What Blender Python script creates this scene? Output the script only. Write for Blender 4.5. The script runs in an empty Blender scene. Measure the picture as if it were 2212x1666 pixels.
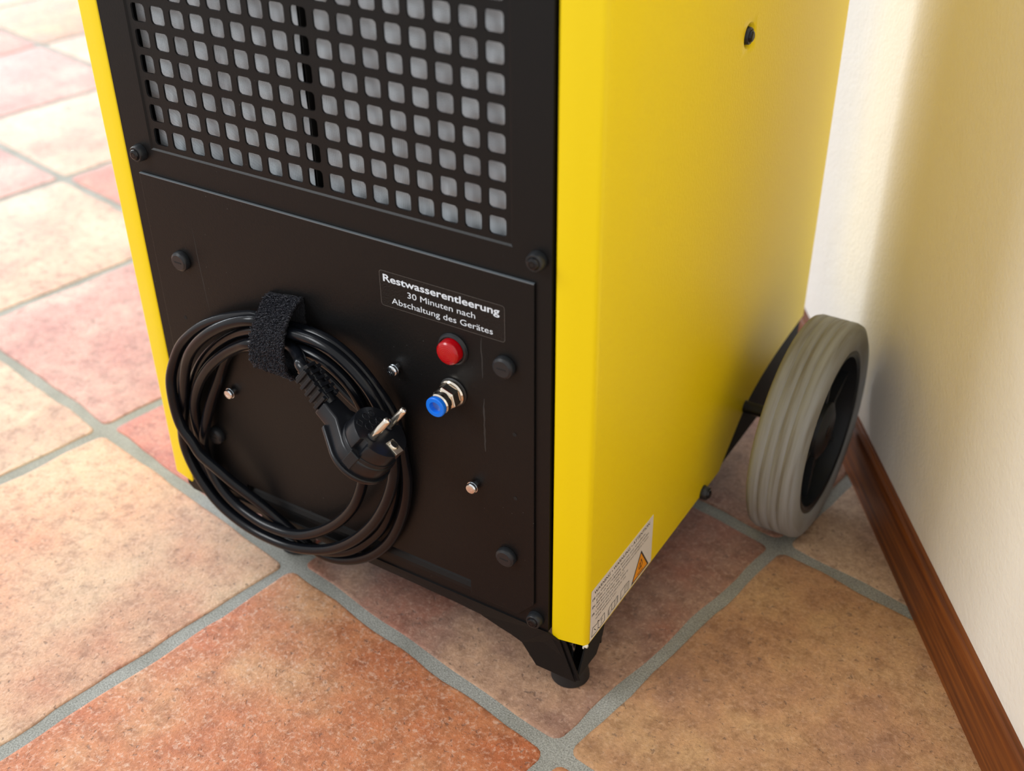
import bpy, bmesh, math, random
from mathutils import Vector, Matrix, noise
random.seed(7)
sc = bpy.context.scene
COL = sc.collection
PI = math.pi
# All shapes are written in "hole pitches" of the machine's front grille (16.5 mm), with the floor at z = -21.75.
U = 0.0165
ZF = -21.75
def W(v): return Vector((v[0]*U, v[1]*U, (v[2]-ZF)*U))

# ------------------------------------------------------------------ camera, sky, lights, exposure
def make_camera():
    az, el, ro = -0.55538, -0.58689, -0.011457
    fw = Vector((math.sin(az)*math.cos(el), math.cos(az)*math.cos(el), math.sin(el)))
    r0 = fw.cross(Vector((0, 0, 1))).normalized(); u0 = r0.cross(fw)
    r = math.cos(ro)*r0 + math.sin(ro)*u0; u = -math.sin(ro)*r0 + math.cos(ro)*u0
    cd = bpy.data.cameras.new('camera'); co = bpy.data.objects.new('camera', cd); COL.objects.link(co)
    m = Matrix((( r.x, u.x, -fw.x, 0), (r.y, u.y, -fw.y, 0), (r.z, u.z, -fw.z, 0), (0, 0, 0, 1)))
    m.translation = W((35.694, -30.914, 17.790))
    co.matrix_world = m
    cd.sensor_width = 36; cd.lens = 2541.1/2212*36
    cd.clip_start = 0.02; cd.clip_end = 60
    cd.dof.use_dof = True; cd.dof.focus_distance = 47.5*U; cd.dof.aperture_fstop = 5.6
    sc.camera = co
make_camera()

world = bpy.data.worlds.new('room_light'); sc.world = world; world.use_nodes = True
bg = world.node_tree.nodes['Background']
bg.inputs['Color'].default_value = (1.0, 0.98, 0.96, 1); bg.inputs['Strength'].default_value = 0.84

def area(name, loc, target, sx, sy, power, color):
    l = bpy.data.lights.new(name, 'AREA'); l.shape = 'RECTANGLE'; l.size = sx; l.size_y = sy
    l.energy = power; l.color = color
    o = bpy.data.objects.new(name, l); COL.objects.link(o)
    o.location = loc
    o.rotation_euler = (Vector(target)-Vector(loc)).to_track_quat('-Z', 'Y').to_euler()
    return o
# daylight through a large window behind and left of the machine, and through a window to the front left
area('window_light_back', (-4.8, 2.3, 1.7), (0.4, 0.5, 0.25), 3.2, 2.6, 262, (0.88, 0.94, 1.0))
area('window_light_front', (-1.7, -1.7, 2.2), (0.2, 0.0, 0.2), 1.2, 1.2, 50, (0.95, 0.98, 1.0))
area('window_light_left', (-1.7, 0.5, 2.2), (0.1, 0.0, 0.2), 1.0, 1.0, 26, (0.86, 0.93, 1.0))

sc.view_settings.view_transform = 'Standard'
sc.view_settings.look = 'None'
sc.view_settings.gamma = 1.0
sc.view_settings.use_curve_mapping = False
sc.view_settings.exposure = 0.0

# ------------------------------------------------------------------ materials
def srgb(r, g, b):
    f = lambda c: (c/255/12.92) if c/255 <= 0.04045 else ((c/255+0.055)/1.055)**2.4
    return (f(r), f(g), f(b), 1)
def mat(name, col, rough=0.5, metal=0.0, spec=0.5, coat=0.0, bump=None, coatr=0.1):
    m = bpy.data.materials.new(name); m.use_nodes = True
    nt = m.node_tree; b = nt.nodes['Principled BSDF']
    b.inputs['Base Color'].default_value = col
    b.inputs['Roughness'].default_value = rough
    b.inputs['Metallic'].default_value = metal
    b.inputs['Specular IOR Level'].default_value = spec
    b.inputs['Coat Weight'].default_value = coat
    b.inputs['Coat Roughness'].default_value = coatr
    if bump:
        scale, strength, dist = bump
        tc = nt.nodes.new('ShaderNodeTexCoord')
        n = nt.nodes.new('ShaderNodeTexNoise'); n.inputs['Scale'].default_value = scale; n.inputs['Detail'].default_value = 3
        bp = nt.nodes.new('ShaderNodeBump'); bp.inputs['Strength'].default_value = strength; bp.inputs['Distance'].default_value = dist
        nt.links.new(tc.outputs['Object'], n.inputs['Vector'])
        nt.links.new(n.outputs['Fac'], bp.inputs['Height'])
        nt.links.new(bp.outputs['Normal'], b.inputs['Normal'])
        m['n'] = 1
    return m
def N(m, t): return m.node_tree.nodes.new(t)
def L(m, a, b): m.node_tree.links.new(a, b)
def ramp(m, fac, stops):
    r = N(m, 'ShaderNodeValToRGB'); cr = r.color_ramp
    while len(cr.elements) < len(stops): cr.elements.new(0.5)
    for e, (p, c) in zip(cr.elements, stops): e.position = p; e.color = c
    L(m, fac, r.inputs['Fac']); return r.outputs['Color']
def mixc(m, fac, a, b, blend='MIX'):
    x = N(m, 'ShaderNodeMix'); x.data_type = 'RGBA'; x.blend_type = blend
    for s, v in ((x.inputs[0], fac), (x.inputs[6], a), (x.inputs[7], b)):
        if hasattr(v, 'links') or hasattr(v, 'is_linked'): L(m, v, s)
        else: s.default_value = v
    return x.outputs[2]

YELLOW = mat('yellow_powder_coat', srgb(243, 214, 0), 0.38, 0, 0.38, 0.0, (420, 0.22, 0.0006))
BLACK = mat('black_powder_coat', (0.0052, 0.0050, 0.0053, 1), 0.42, 0, 0.24, 0.0, (700, 0.25, 0.0004))
def dusty(m, amount):
    # faint handling marks: thin pale specks and vertical scuffs
    b = m.node_tree.nodes['Principled BSDF']
    tc = N(m, 'ShaderNodeTexCoord')
    v = N(m, 'ShaderNodeTexVoronoi'); v.inputs['Scale'].default_value = 150
    L(m, tc.outputs['Object'], v.inputs['Vector'])
    n = N(m, 'ShaderNodeTexNoise'); n.inputs['Scale'].default_value = 9; n.inputs['Detail'].default_value = 4
    L(m, tc.outputs['Object'], n.inputs['Vector'])
    c1 = ramp(m, v.outputs['Distance'], [(0.0, (amount, amount, amount, 1)), (0.06, (0, 0, 0, 1))])
    c2 = ramp(m, n.outputs['Fac'], [(0.5, (0, 0, 0, 1)), (0.72, (1, 1, 1, 1))])
    f = mixc(m, 1.0, c1, c2, 'MULTIPLY')
    L(m, mixc(m, f, b.inputs['Base Color'].default_value[:], (0.25, 0.25, 0.25, 1)), b.inputs['Base Color'])
dusty(BLACK, 0.9)
PLASTIC = mat('black_plastic', (0.016, 0.018, 0.021, 1), 0.36, 0, 0.38, 0, (500, 0.15, 0.0004))
SHEATH = mat('black_cable_sheath', (0.0045, 0.0055, 0.0080, 1), 0.22, 0, 0.28, 0, (160, 0.10, 0.0006))
RUBBER = mat('black_rubber', (0.012, 0.012, 0.013, 1), 0.55)
PLUGM = mat('moulded_plug_rubber', (0.007, 0.008, 0.011, 1), 0.30, 0, 0.42, 0, (300, 0.15, 0.0005))
DARK = mat('dark_interior', (0.004, 0.004, 0.004, 1), 0.8)
ZINC = mat('zinc_plated_steel', (0.75, 0.80, 0.85, 1), 0.18, 1.0)
NICKEL = mat('nickel_plated_brass', (0.85, 0.78, 0.68, 1), 0.12, 1.0)
BLUE = mat('blue_plastic', srgb(10, 118, 240), 0.35)
BLACKSTEEL = mat('black_steel', (0.02, 0.02, 0.022, 1), 0.25, 0.6)
WHITEPRINT = mat('white_print', srgb(225, 236, 246), 0.5)
BLACKPRINT = mat('black_print', srgb(45, 45, 48), 0.5)
PAPER = mat('white_label', srgb(226, 222, 214), 0.45, 0, 0.5, 0, (60, 0.15, 0.002))
ORANGE = mat('orange_print', srgb(246, 160, 20), 0.45)
BLACKLABEL = mat('black_textured_label', (0.010, 0.008, 0.007, 1), 0.5, 0, 0.25, 0, (900, 0.8, 0.0006))
FUZZ = mat('black_hook_and_loop', (0.010, 0.011, 0.015, 1), 0.8, 0, 0.3, 0, (900, 1.0, 0.002))
FUZZ2 = mat('black_loop_fibre', (0.022, 0.024, 0.034, 1), 0.5, 0, 0.4)
CHIP = mat('chipped_bare_edge', srgb(225, 222, 205), 0.5)
def lens_mat():
    m = mat('red_translucent_lens', srgb(178, 0, 14), 0.2, 0, 0.5, 0.2)
    b = m.node_tree.nodes['Principled BSDF']
    b.inputs['Subsurface Weight'].default_value = 0.0
    b.inputs['Subsurface Radius'].default_value = (0.004, 0.0005, 0.0005)
    tc = N(m, 'ShaderNodeTexCoord'); w = N(m, 'ShaderNodeTexWave'); w.wave_type = 'RINGS'; w.rings_direction = 'Y'
    w.inputs['Scale'].default_value = 260; L(m, tc.outputs['Object'], w.inputs['Vector'])
    bp = N(m, 'ShaderNodeBump'); bp.inputs['Strength'].default_value = 0.25; bp.inputs['Distance'].default_value = 0.0004
    L(m, w.outputs['Fac'], bp.inputs['Height']); L(m, bp.outputs['Normal'], b.inputs['Normal'])
    return m
LENS = lens_mat()
def filter_mat():
    m = mat('woven_filter_mesh', srgb(190, 200, 208), 0.55)
    b = m.node_tree.nodes['Principled BSDF']
    tc = N(m, 'ShaderNodeTexCoord')
    def wave(axis, scale):
        w = N(m, 'ShaderNodeTexWave'); w.wave_type = 'BANDS'; w.bands_direction = axis
        w.inputs['Scale'].default_value = scale; w.inputs['Distortion'].default_value = 0.0
        L(m, tc.outputs['Object'], w.inputs['Vector']); return w.outputs['Fac']
    wz = wave('Z', 20/U*2*PI/20); wx = wave('X', 13/U*2*PI/20)
    n = N(m, 'ShaderNodeTexNoise'); n.inputs['Scale'].default_value = 38; n.inputs['Detail'].default_value = 2
    mp = N(m, 'ShaderNodeMapping'); mp.inputs['Scale'].default_value = (1.6, 1, 0.45)
    L(m, tc.outputs['Object'], mp.inputs['Vector']); L(m, mp.outputs['Vector'], n.inputs['Vector'])
    cz = ramp(m, wz, [(0.15, srgb(135, 148, 162)), (0.55, srgb(244, 250, 254))])
    cx = ramp(m, wx, [(0.0, (0.62, 0.62, 0.62, 1)), (0.35, (1, 1, 1, 1))])
    c = mixc(m, 1.0, cz, cx, 'MULTIPLY')
    cn = ramp(m, n.outputs['Fac'], [(0.34, (0.74, 0.72, 0.72, 1)), (0.58, (1, 1, 1, 1))])  # broad noise darkens the colour to paint in the pleats' shading
    L(m, mixc(m, 1.0, c, cn, 'MULTIPLY'), b.inputs['Base Color'])
    bp = N(m, 'ShaderNodeBump'); bp.inputs['Strength'].default_value = 0.5; bp.inputs['Distance'].default_value = 0.003
    L(m, n.outputs['Fac'], bp.inputs['Height']); L(m, bp.outputs['Normal'], b.inputs['Normal'])
    return m
FILTER = filter_mat()
def tyre_mat():
    m = mat('grey_tyre_rubber', srgb(140, 142, 136), 0.6)
    b = m.node_tree.nodes['Principled BSDF']; tc = N(m, 'ShaderNodeTexCoord')
    mp = N(m, 'ShaderNodeMapping'); mp.inputs['Scale'].default_value = (260, 14, 14)
    n = N(m, 'ShaderNodeTexNoise'); n.inputs['Scale'].default_value = 1; n.inputs['Detail'].default_value = 3
    L(m, tc.outputs['Object'], mp.inputs['Vector']); L(m, mp.outputs['Vector'], n.inputs['Vector'])
    L(m, ramp(m, n.outputs['Fac'], [(0.3, srgb(118, 115, 108)), (0.5, srgb(138, 140, 139)), (0.7, srgb(148, 151, 153))]), b.inputs['Base Color'])
    return m
TYRE = tyre_mat()
def wall_mat():
    m = mat('painted_plaster', srgb(244, 241, 233), 0.75, 0, 0.3)
    b = m.node_tree.nodes['Principled BSDF']; tc = N(m, 'ShaderNodeTexCoord')
    a = N(m, 'ShaderNodeTexNoise'); a.inputs['Scale'].default_value = 260; a.inputs['Detail'].default_value = 4
    c = N(m, 'ShaderNodeTexNoise'); c.inputs['Scale'].default_value = 18; c.inputs['Detail'].default_value = 3
    for n in (a, c): L(m, tc.outputs['Object'], n.inputs['Vector'])
    ad = N(m, 'ShaderNodeMath'); ad.operation = 'MULTIPLY_ADD'; ad.inputs[1].default_value = 3.0
    L(m, c.outputs['Fac'], ad.inputs[0]); L(m, a.outputs['Fac'], ad.inputs[2])
    bp = N(m, 'ShaderNodeBump'); bp.inputs['Strength'].default_value = 0.25; bp.inputs['Distance'].default_value = 0.0022
    L(m, ad.outputs[0], bp.inputs['Height']); L(m, bp.outputs['Normal'], b.inputs['Normal'])
    return m
WALL = wall_mat()
def wood_mat():
    m = mat('red_brown_varnished_wood', srgb(120, 58, 22), 0.42, 0, 0.3, 0.0)
    b = m.node_tree.nodes['Principled BSDF']; tc = N(m, 'ShaderNodeTexCoord')
    mp = N(m, 'ShaderNodeMapping'); mp.inputs['Scale'].default_value = (220, 8, 220)
    n = N(m, 'ShaderNodeTexNoise'); n.inputs['Scale'].default_value = 1; n.inputs['Detail'].default_value = 4
    L(m, tc.outputs['Object'], mp.inputs['Vector']); L(m, mp.outputs['Vector'], n.inputs['Vector'])
    L(m, ramp(m, n.outputs['Fac'], [(0.3, srgb(84, 42, 20)), (0.5, srgb(112, 60, 26)), (0.7, srgb(138, 78, 30))]), b.inputs['Base Color'])
    return m
WOOD = wood_mat()
def grout_mat():
    m = mat('grey_grout', srgb(168, 168, 160), 0.85, 0, 0.3)
    b = m.node_tree.nodes['Principled BSDF']; tc = N(m, 'ShaderNodeTexCoord')
    n = N(m, 'ShaderNodeTexNoise'); n.inputs['Scale'].default_value = 900; n.inputs['Detail'].default_value = 4
    c = N(m, 'ShaderNodeTexNoise'); c.inputs['Scale'].default_value = 25; c.inputs['Detail'].default_value = 4
    for q in (n, c): L(m, tc.outputs['Object'], q.inputs['Vector'])
    c1 = ramp(m, n.outputs['Fac'], [(0.3, srgb(126, 126, 120)), (0.5, srgb(158, 158, 151)), (0.72, srgb(186, 186, 180))])
    c2 = ramp(m, c.outputs['Fac'], [(0.3, (0.8, 0.8, 0.78, 1)), (0.65, (1, 1, 1, 1))])
    L(m, mixc(m, 1.0, c1, c2, 'MULTIPLY'), b.inputs['Base Color'])
    bp = N(m, 'ShaderNodeBump'); bp.inputs['Strength'].default_value = 0.6; bp.inputs['Distance'].default_value = 0.0012
    L(m, n.outputs['Fac'], bp.inputs['Height']); L(m, bp.outputs['Normal'], b.inputs['Normal'])
    return m
GROUT = grout_mat()
def tile_mat(name, c_a, c_b, c_c, speck=0.5, rough=0.5):
    m = mat(name, c_a, rough, 0, 0.35)
    b = m.node_tree.nodes['Principled BSDF']
    tc = N(m, 'ShaderNodeTexCoord'); oi = N(m, 'ShaderNodeObjectInfo')
    off = N(m, 'ShaderNodeVectorMath'); off.operation = 'MULTIPLY_ADD'
    cx = N(m, 'ShaderNodeCombineXYZ')
    for i in range(3): L(m, oi.outputs['Random'], cx.inputs[i])
    off.inputs[1].default_value = (37, 53, 11)
    L(m, cx.outputs[0], off.inputs[0]); L(m, tc.outputs['Object'], off.inputs[2])
    def nz(scale, detail=4, rgh=0.6, dist=0.0):
        n = N(m, 'ShaderNodeTexNoise'); n.inputs['Scale'].default_value = scale; n.inputs['Detail'].default_value = detail
        n.inputs['Roughness'].default_value = rgh; n.inputs['Distortion'].default_value = dist
        L(m, off.outputs[0], n.inputs['Vector']); return n.outputs['Fac']
    big = nz(9, 4, 0.6); mid = nz(75, 6, 0.75); fine = nz(420, 5, 0.7); spot = nz(300, 4, 0.7, 0.4); spot2 = nz(230, 3, 0.6, 0.4)
    c = ramp(m, big, [(0.36, c_a), (0.5, c_b), (0.64, c_c)])
    c = mixc(m, 1.0, c, ramp(m, mid, [(0.34, (0.70, 0.66, 0.64, 1)), (0.5, (1, 1, 1, 1)), (0.66, (1.16, 1.14, 1.10, 1))]), 'MULTIPLY')
    c = mixc(m, 1.0, c, ramp(m, fine, [(0.3, (0.84, 0.82, 0.8, 1)), (0.6, (1.06, 1.06, 1.06, 1))]), 'MULTIPLY')
    s = ramp(m, spot, [(0.52, (0, 0, 0, 1)), (0.68, (speck, speck, speck, 1))])
    c = mixc(m, s, c, srgb(218, 186, 164))
    s2 = ramp(m, spot2, [(0.62, (0, 0, 0, 1)), (0.70, (0.55, 0.55, 0.55, 1))])
    c = mixc(m, s2, c, srgb(104, 84, 74))
    L(m, c, b.inputs['Base Color'])
    ad = N(m, 'ShaderNodeMath'); ad.operation = 'MULTIPLY_ADD'; ad.inputs[1].default_value = 1.6
    L(m, mid, ad.inputs[0]); L(m, fine, ad.inputs[2])
    ad2 = N(m, 'ShaderNodeMath'); ad2.operation = 'MULTIPLY_ADD'; ad2.inputs[1].default_value = -1.2
    L(m, s2, ad2.inputs[0]); L(m, ad.outputs[0], ad2.inputs[2])
    bp = N(m, 'ShaderNodeBump'); bp.inputs['Strength'].default_value = 0.55; bp.inputs['Distance'].default_value = 0.0016
    L(m, ad2.outputs[0], bp.inputs['Height']); L(m, bp.outputs['Normal'], b.inputs['Normal'])
    return m
T_ORANGE = tile_mat('tile_orange', srgb(184, 106, 66), srgb(194, 126, 84), srgb(202, 150, 108), 0.65)
T_PEACH = tile_mat('tile_peach', srgb(198, 138, 106), srgb(204, 158, 126), srgb(210, 175, 142), 0.4)
T_CREAM = tile_mat('tile_cream', srgb(186, 146, 126), srgb(200, 166, 142), srgb(206, 182, 156), 0.25)
T_MAUVE = tile_mat('tile_mauve', srgb(154, 104, 86), srgb(160, 124, 106), srgb(186, 148, 120), 0.35)
T_PINK = tile_mat('tile_pink', srgb(178, 120, 110), srgb(190, 138, 126), srgb(200, 160, 146), 0.3)
T_TAN = tile_mat('tile_tan', srgb(162, 122, 98), srgb(182, 138, 102), srgb(196, 156, 114), 0.25)
T_RED = tile_mat('tile_red', srgb(176, 98, 84), srgb(190, 120, 102), srgb(200, 144, 120), 0.3)
T_GREYTAN = tile_mat('tile_grey_tan', srgb(156, 122, 104), srgb(176, 144, 118), srgb(192, 162, 134), 0.35)

# ------------------------------------------------------------------ mesh helpers
WLOC = {}
class M:
    def __init__(s): s.v = []; s.f = []
    def add(s, vs, fs):
        o = len(s.v); s.v += [tuple(v) for v in vs]; s.f += [tuple(i+o for i in f) for f in fs]; return s
    def box(s, x0, x1, y0, y1, z0, z1):
        vs = [(x, y, z) for z in (z0, z1) for y in (y0, y1) for x in (x0, x1)]
        return s.add(vs, [(0, 2, 3, 1), (4, 5, 7, 6), (0, 1, 5, 4), (2, 6, 7, 3), (0, 4, 6, 2), (1, 3, 7, 5)])
    def obox(s, c, a, b, d, ha, hb, hd):
        c, a, b, d = map(Vector, (c, a, b, d))
        vs = [c+a*ha*i+b*hb*j+d*hd*k for k in (-1, 1) for j in (-1, 1) for i in (-1, 1)]
        return s.add(vs, [(0, 2, 3, 1), (4, 5, 7, 6), (0, 1, 5, 4), (2, 6, 7, 3), (0, 4, 6, 2), (1, 3, 7, 5)])
    def quad(s, a, b, c, d): return s.add([a, b, c, d], [(0, 1, 2, 3)])
    def prism(s, pts, ax, lo, hi):
        # pts: 2D polygon in the two other axes
        def P(p, h): return {'x': (h, p[0], p[1]), 'y': (p[0], h, p[1]), 'z': (p[0], p[1], h)}[ax]
        n = len(pts)
        return s.add([P(p, lo) for p in pts]+[P(p, hi) for p in pts],
                     [tuple(range(n))[::-1], tuple(range(n, 2*n))]+[(i, (i+1) % n, n+(i+1) % n, n+i) for i in range(n)])
    def fprism(s, pts, o, a, b, d, lo, hi):
        o, a, b, d = map(Vector, (o, a, b, d)); n = len(pts)
        return s.add([o+a*p[0]+b*p[1]+d*lo for p in pts]+[o+a*p[0]+b*p[1]+d*hi for p in pts],
                     [tuple(range(n))[::-1], tuple(range(n, 2*n))]+[(i, (i+1) % n, n+(i+1) % n, n+i) for i in range(n)])
    def lathe(s, prof, c, ax, seg=32, ref=None, phase=0.0):
        ax = Vector(ax).normalized(); c = Vector(c)
        r = Vector(ref) if ref else (Vector((0, 0, 1)) if abs(ax.z) < .9 else Vector((1, 0, 0)))
        a = (r-ax*r.dot(ax)).normalized(); b = ax.cross(a)
        vs = []; fs = []
        for (rad, h) in prof:
            for k in range(seg):
                t = 2*PI*k/seg+phase; vs.append(c+ax*h+(a*math.cos(t)+b*math.sin(t))*rad)
        for i in range(len(prof)-1):
            for k in range(seg):
                k2 = (k+1) % seg; fs.append((i*seg+k, i*seg+k2, (i+1)*seg+k2, (i+1)*seg+k))
        if prof[0][0] > 1e-6: fs.append(tuple(range(seg))[::-1])
        if prof[-1][0] > 1e-6: fs.append(tuple((len(prof)-1)*seg+k for k in range(seg)))
        return s.add(vs, fs)
    def tube(s, pts, r, seg=12, closed=False):
        pts = [Vector(p) for p in pts]; n = len(pts); vs = []; fs = []
        t0 = (pts[1]-pts[0]).normalized(); nrm = t0.orthogonal().normalized()
        for i in range(n):
            if closed: t = (pts[(i+1) % n]-pts[i-1]).normalized()
            else: t = (pts[min(i+1, n-1)]-pts[max(i-1, 0)]).normalized()
            nrm = (nrm-t*nrm.dot(t)).normalized(); b = t.cross(nrm)
            for k in range(seg):
                a = 2*PI*k/seg; vs.append(pts[i]+(nrm*math.cos(a)+b*math.sin(a))*r)
        m = n if closed else n-1
        for i in range(m):
            j = (i+1) % n
            for k in range(seg):
                k2 = (k+1) % seg; fs.append((i*seg+k, i*seg+k2, j*seg+k2, j*seg+k))
        if not closed: fs.append(tuple(range(seg))[::-1]); fs.append(tuple((n-1)*seg+k for k in range(seg)))
        return s.add(vs, fs)
    def build(s, name, m, parent=None, loc=None, smooth=None, bevel=0, bseg=2, weld=True):
        if loc is None:
            loc = [sum(v[i] for v in s.v)/len(s.v) for i in range(3)]
        lw = W(loc)
        me = bpy.data.meshes.new(name)
        me.from_pydata([tuple((Vector(v)-Vector(loc))*U) for v in s.v], [], s.f); me.update()
        bm = bmesh.new(); bm.from_mesh(me)
        if weld: bmesh.ops.remove_doubles(bm, verts=bm.verts, dist=1e-6)
        bmesh.ops.recalc_face_normals(bm, faces=bm.faces)
        if bevel:
            es = [e for e in bm.edges if len(e.link_faces) == 2 and e.calc_face_angle(0) > math.radians(35)]
            bmesh.ops.bevel(bm, geom=es, offset=bevel*U, segments=bseg, affect='EDGES', profile=0.5, clamp_overlap=True)
        bm.to_mesh(me); bm.free()
        me.materials.append(m)
        if smooth is not None:
            for p in me.polygons: p.use_smooth = True
            me.set_sharp_from_angle(angle=math.radians(smooth))
        o = bpy.data.objects.new(name, me); COL.objects.link(o)
        place(o, lw, parent)
        return o
def place(o, lw, parent=None):
    WLOC[o.name] = Vector(lw)
    if parent is not None:
        o.parent = parent; o.location = Vector(lw)-WLOC[parent.name]
    else: o.location = lw
    return o
def empty(name, loc):
    o = bpy.data.objects.new(name, None); COL.objects.link(o); o.empty_display_size = 0.05
    return place(o, W(loc))
def tag(o, label=None, cat=None, group=None, kind=None):
    for k, v in (('label', label), ('category', cat), ('group', group), ('kind', kind)):
        if v: o[k] = v
    return o
def dup(o, lw, parent, rot=None):
    c = o.copy(); COL.objects.link(c); c.parent = None
    place(c, lw, parent)
    if rot: c.rotation_euler = rot
    for ch in [x for x in bpy.data.objects if x.parent == o]:
        k = ch.copy(); COL.objects.link(k); k.parent = c; WLOC[k.name] = Vector(lw)
    return c
def catmull(P, sub):
    P = [Vector(p) for p in P]; out = []
    Q = [2*P[0]-P[1]]+P+[2*P[-1]-P[-2]]
    for i in range(1, len(Q)-2):
        p0, p1, p2, p3 = Q[i-1:i+3]
        for k in range(sub):
            t = k/sub
            out.append(0.5*((2*p1)+(-p0+p2)*t+(2*p0-5*p1+4*p2-p3)*t*t+(-p0+3*p1-3*p2+p3)*t**3))
    out.append(P[-1]); return out
def resample(P, step, smooth=2):
    d = [0]
    for a, b in zip(P, P[1:]): d.append(d[-1]+(b-a).length)
    n = max(2, int(d[-1]/step)); out = []; j = 0
    for i in range(n+1):
        t = d[-1]*i/n
        while j < len(d)-2 and d[j+1] < t: j += 1
        w = (t-d[j])/max(1e-9, d[j+1]-d[j]); out.append(P[j].lerp(P[j+1], w))
    for _ in range(smooth):
        out = [out[0]]+[(out[i-1]+2*out[i]+out[i+1])/4 for i in range(1, len(out)-1)]+[out[-1]]
    return out
def text_mesh(name, body, m, parent, origin, right, up, width=None, height=None, bold=0.0, align='LEFT', lift=0.0):
    # lettering as a thin mesh; origin = left end of the baseline, in pitches
    cu = bpy.data.curves.new(name, 'FONT'); cu.body = body; cu.size = 1.0; cu.resolution_u = 3; cu.offset = bold
    tmp = bpy.data.objects.new(name+'_tmp', cu); COL.objects.link(tmp)
    dg = bpy.context.evaluated_depsgraph_get()
    me = bpy.data.meshes.new_from_object(tmp.evaluated_get(dg)); bpy.data.objects.remove(tmp); bpy.data.curves.remove(cu)
    xs = [v.co.x for v in me.vertices]
    x0, x1 = min(xs), max(xs)
    sx = width/(x1-x0); sy = (height/0.73) if height else sx
    R, Up = Vector(right), Vector(up); n = R.cross(Up)
    for v in me.vertices:
        v.co = (R*((v.co.x-x0)*sx)+Up*(v.co.y*sy)+n*lift)*U
    me.materials.clear(); me.materials.append(m)
    o = bpy.data.objects.new(name, me); COL.objects.link(o)
    return place(o, W(origin), parent)
def arc(cx, cy, r, a0, a1, n):
    return [(cx+r*math.cos(math.radians(a0+(a1-a0)*i/n)), cy+r*math.sin(math.radians(a0+(a1-a0)*i/n))) for i in range(n+1)]
def rrect(x0, x1, z0, z1, r, n=4):
    return arc(x1-r, z0+r, r, -90, 0, n)+arc(x1-r, z1-r, r, 0, 90, n)+arc(x0+r, z1-r, r, 90, 180, n)+arc(x0+r, z0+r, r, 180, 270, n)

# ------------------------------------------------------------------ the setting: floor of tiles in grout, wall, baseboard
ANG = math.radians(-10.923)
E1 = Vector((math.cos(ANG), math.sin(ANG), 0)); E2 = Vector((-math.sin(ANG), math.cos(ANG), 0))
T = 17.194; NODE = Vector((20.23, -2.78, ZF))
WN = Vector((0.831, 0.556, 0)).normalized(); WD = Vector((-WN.y, WN.x, 0)); WC = 32.34; BOARD = 0.56
corners = [(-160, -60), (160, -60), (160, 170), (-160, 170)]
fl = M().box(-150, 75, -75, 175, ZF-1.2, ZF-0.06).build('floor', GROUT, loc=(0, 0, ZF))
tag(fl, 'terracotta tiled floor with wide grey grout joints', None, None, 'structure')
def tile_outline(l, m, gap=0.34):
    # cell between joint lines m..m+1 (along E1) and l..l+1 (towards the viewer)
    g = gap; r = 0.42; pts = []
    raw = rrect(g, T-g, g, T-g, r, 3)
    n = len(raw)
    for i in range(n):
        a = Vector(raw[i]); b = Vector(raw[(i+1) % n]); d = (b-a).length
        k = max(1, int(d/0.9))
        for j in range(k): pts.append(a.lerp(b, j/k))
    out = []
    for p in pts:
        h = noise.noise_vector(Vector((p.x*0.42+m*31.7, p.y*0.42+l*17.3, 3.1)))*0.17+noise.noise_vector(Vector((p.x*1.5+m*11, p.y*1.5+l*5, 9)))*0.05
        out.append((p.x+h.x, p.y+h.y))
    return out
SPECIAL = {(1, 3): T_ORANGE, (1, 2): T_PEACH, (0, 3): T_MAUVE, (0, 4): T_TAN, (-1, 4): T_GREYTAN, (-1, 3): T_MAUVE,
           (0, 2): T_RED, (0, 1): T_PINK, (1, 1): T_CREAM, (0, 0): T_CREAM, (-1, 0): T_RED, (0, -1): T_PINK, (-1, -1): T_CREAM,
           (-1, -2): T_PINK, (-2, -2): T_CREAM, (1, 4): T_ORANGE, (1, 5): T_TAN, (2, 3): T_TAN, (2, 2): T_ORANGE, (-1, 1): T_PEACH,
           (2, 4): T_PEACH, (-2, -1): T_PINK, (-2, 0): T_CREAM, (0, 5): T_PEACH, (-1, 5): T_MAUVE, (-2, 4): T_ORANGE}
POOL = [T_PINK, T_CREAM, T_PEACH, T_TAN, T_MAUVE, T_RED, T_GREYTAN, T_ORANGE]
def clip_poly(pts, n, c):
    out = []
    for i in range(len(pts)):
        a, b = pts[i], pts[(i+1) % len(pts)]; da = a[0]*n.x+a[1]*n.y-c; db = b[0]*n.x+b[1]*n.y-c
        if da <= 0: out.append(a)
        if (da < 0 < db) or (db < 0 < da):
            t = da/(da-db); out.append((a[0]+(b[0]-a[0])*t, a[1]+(b[1]-a[1])*t))
    return out
ntile = 0
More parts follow.
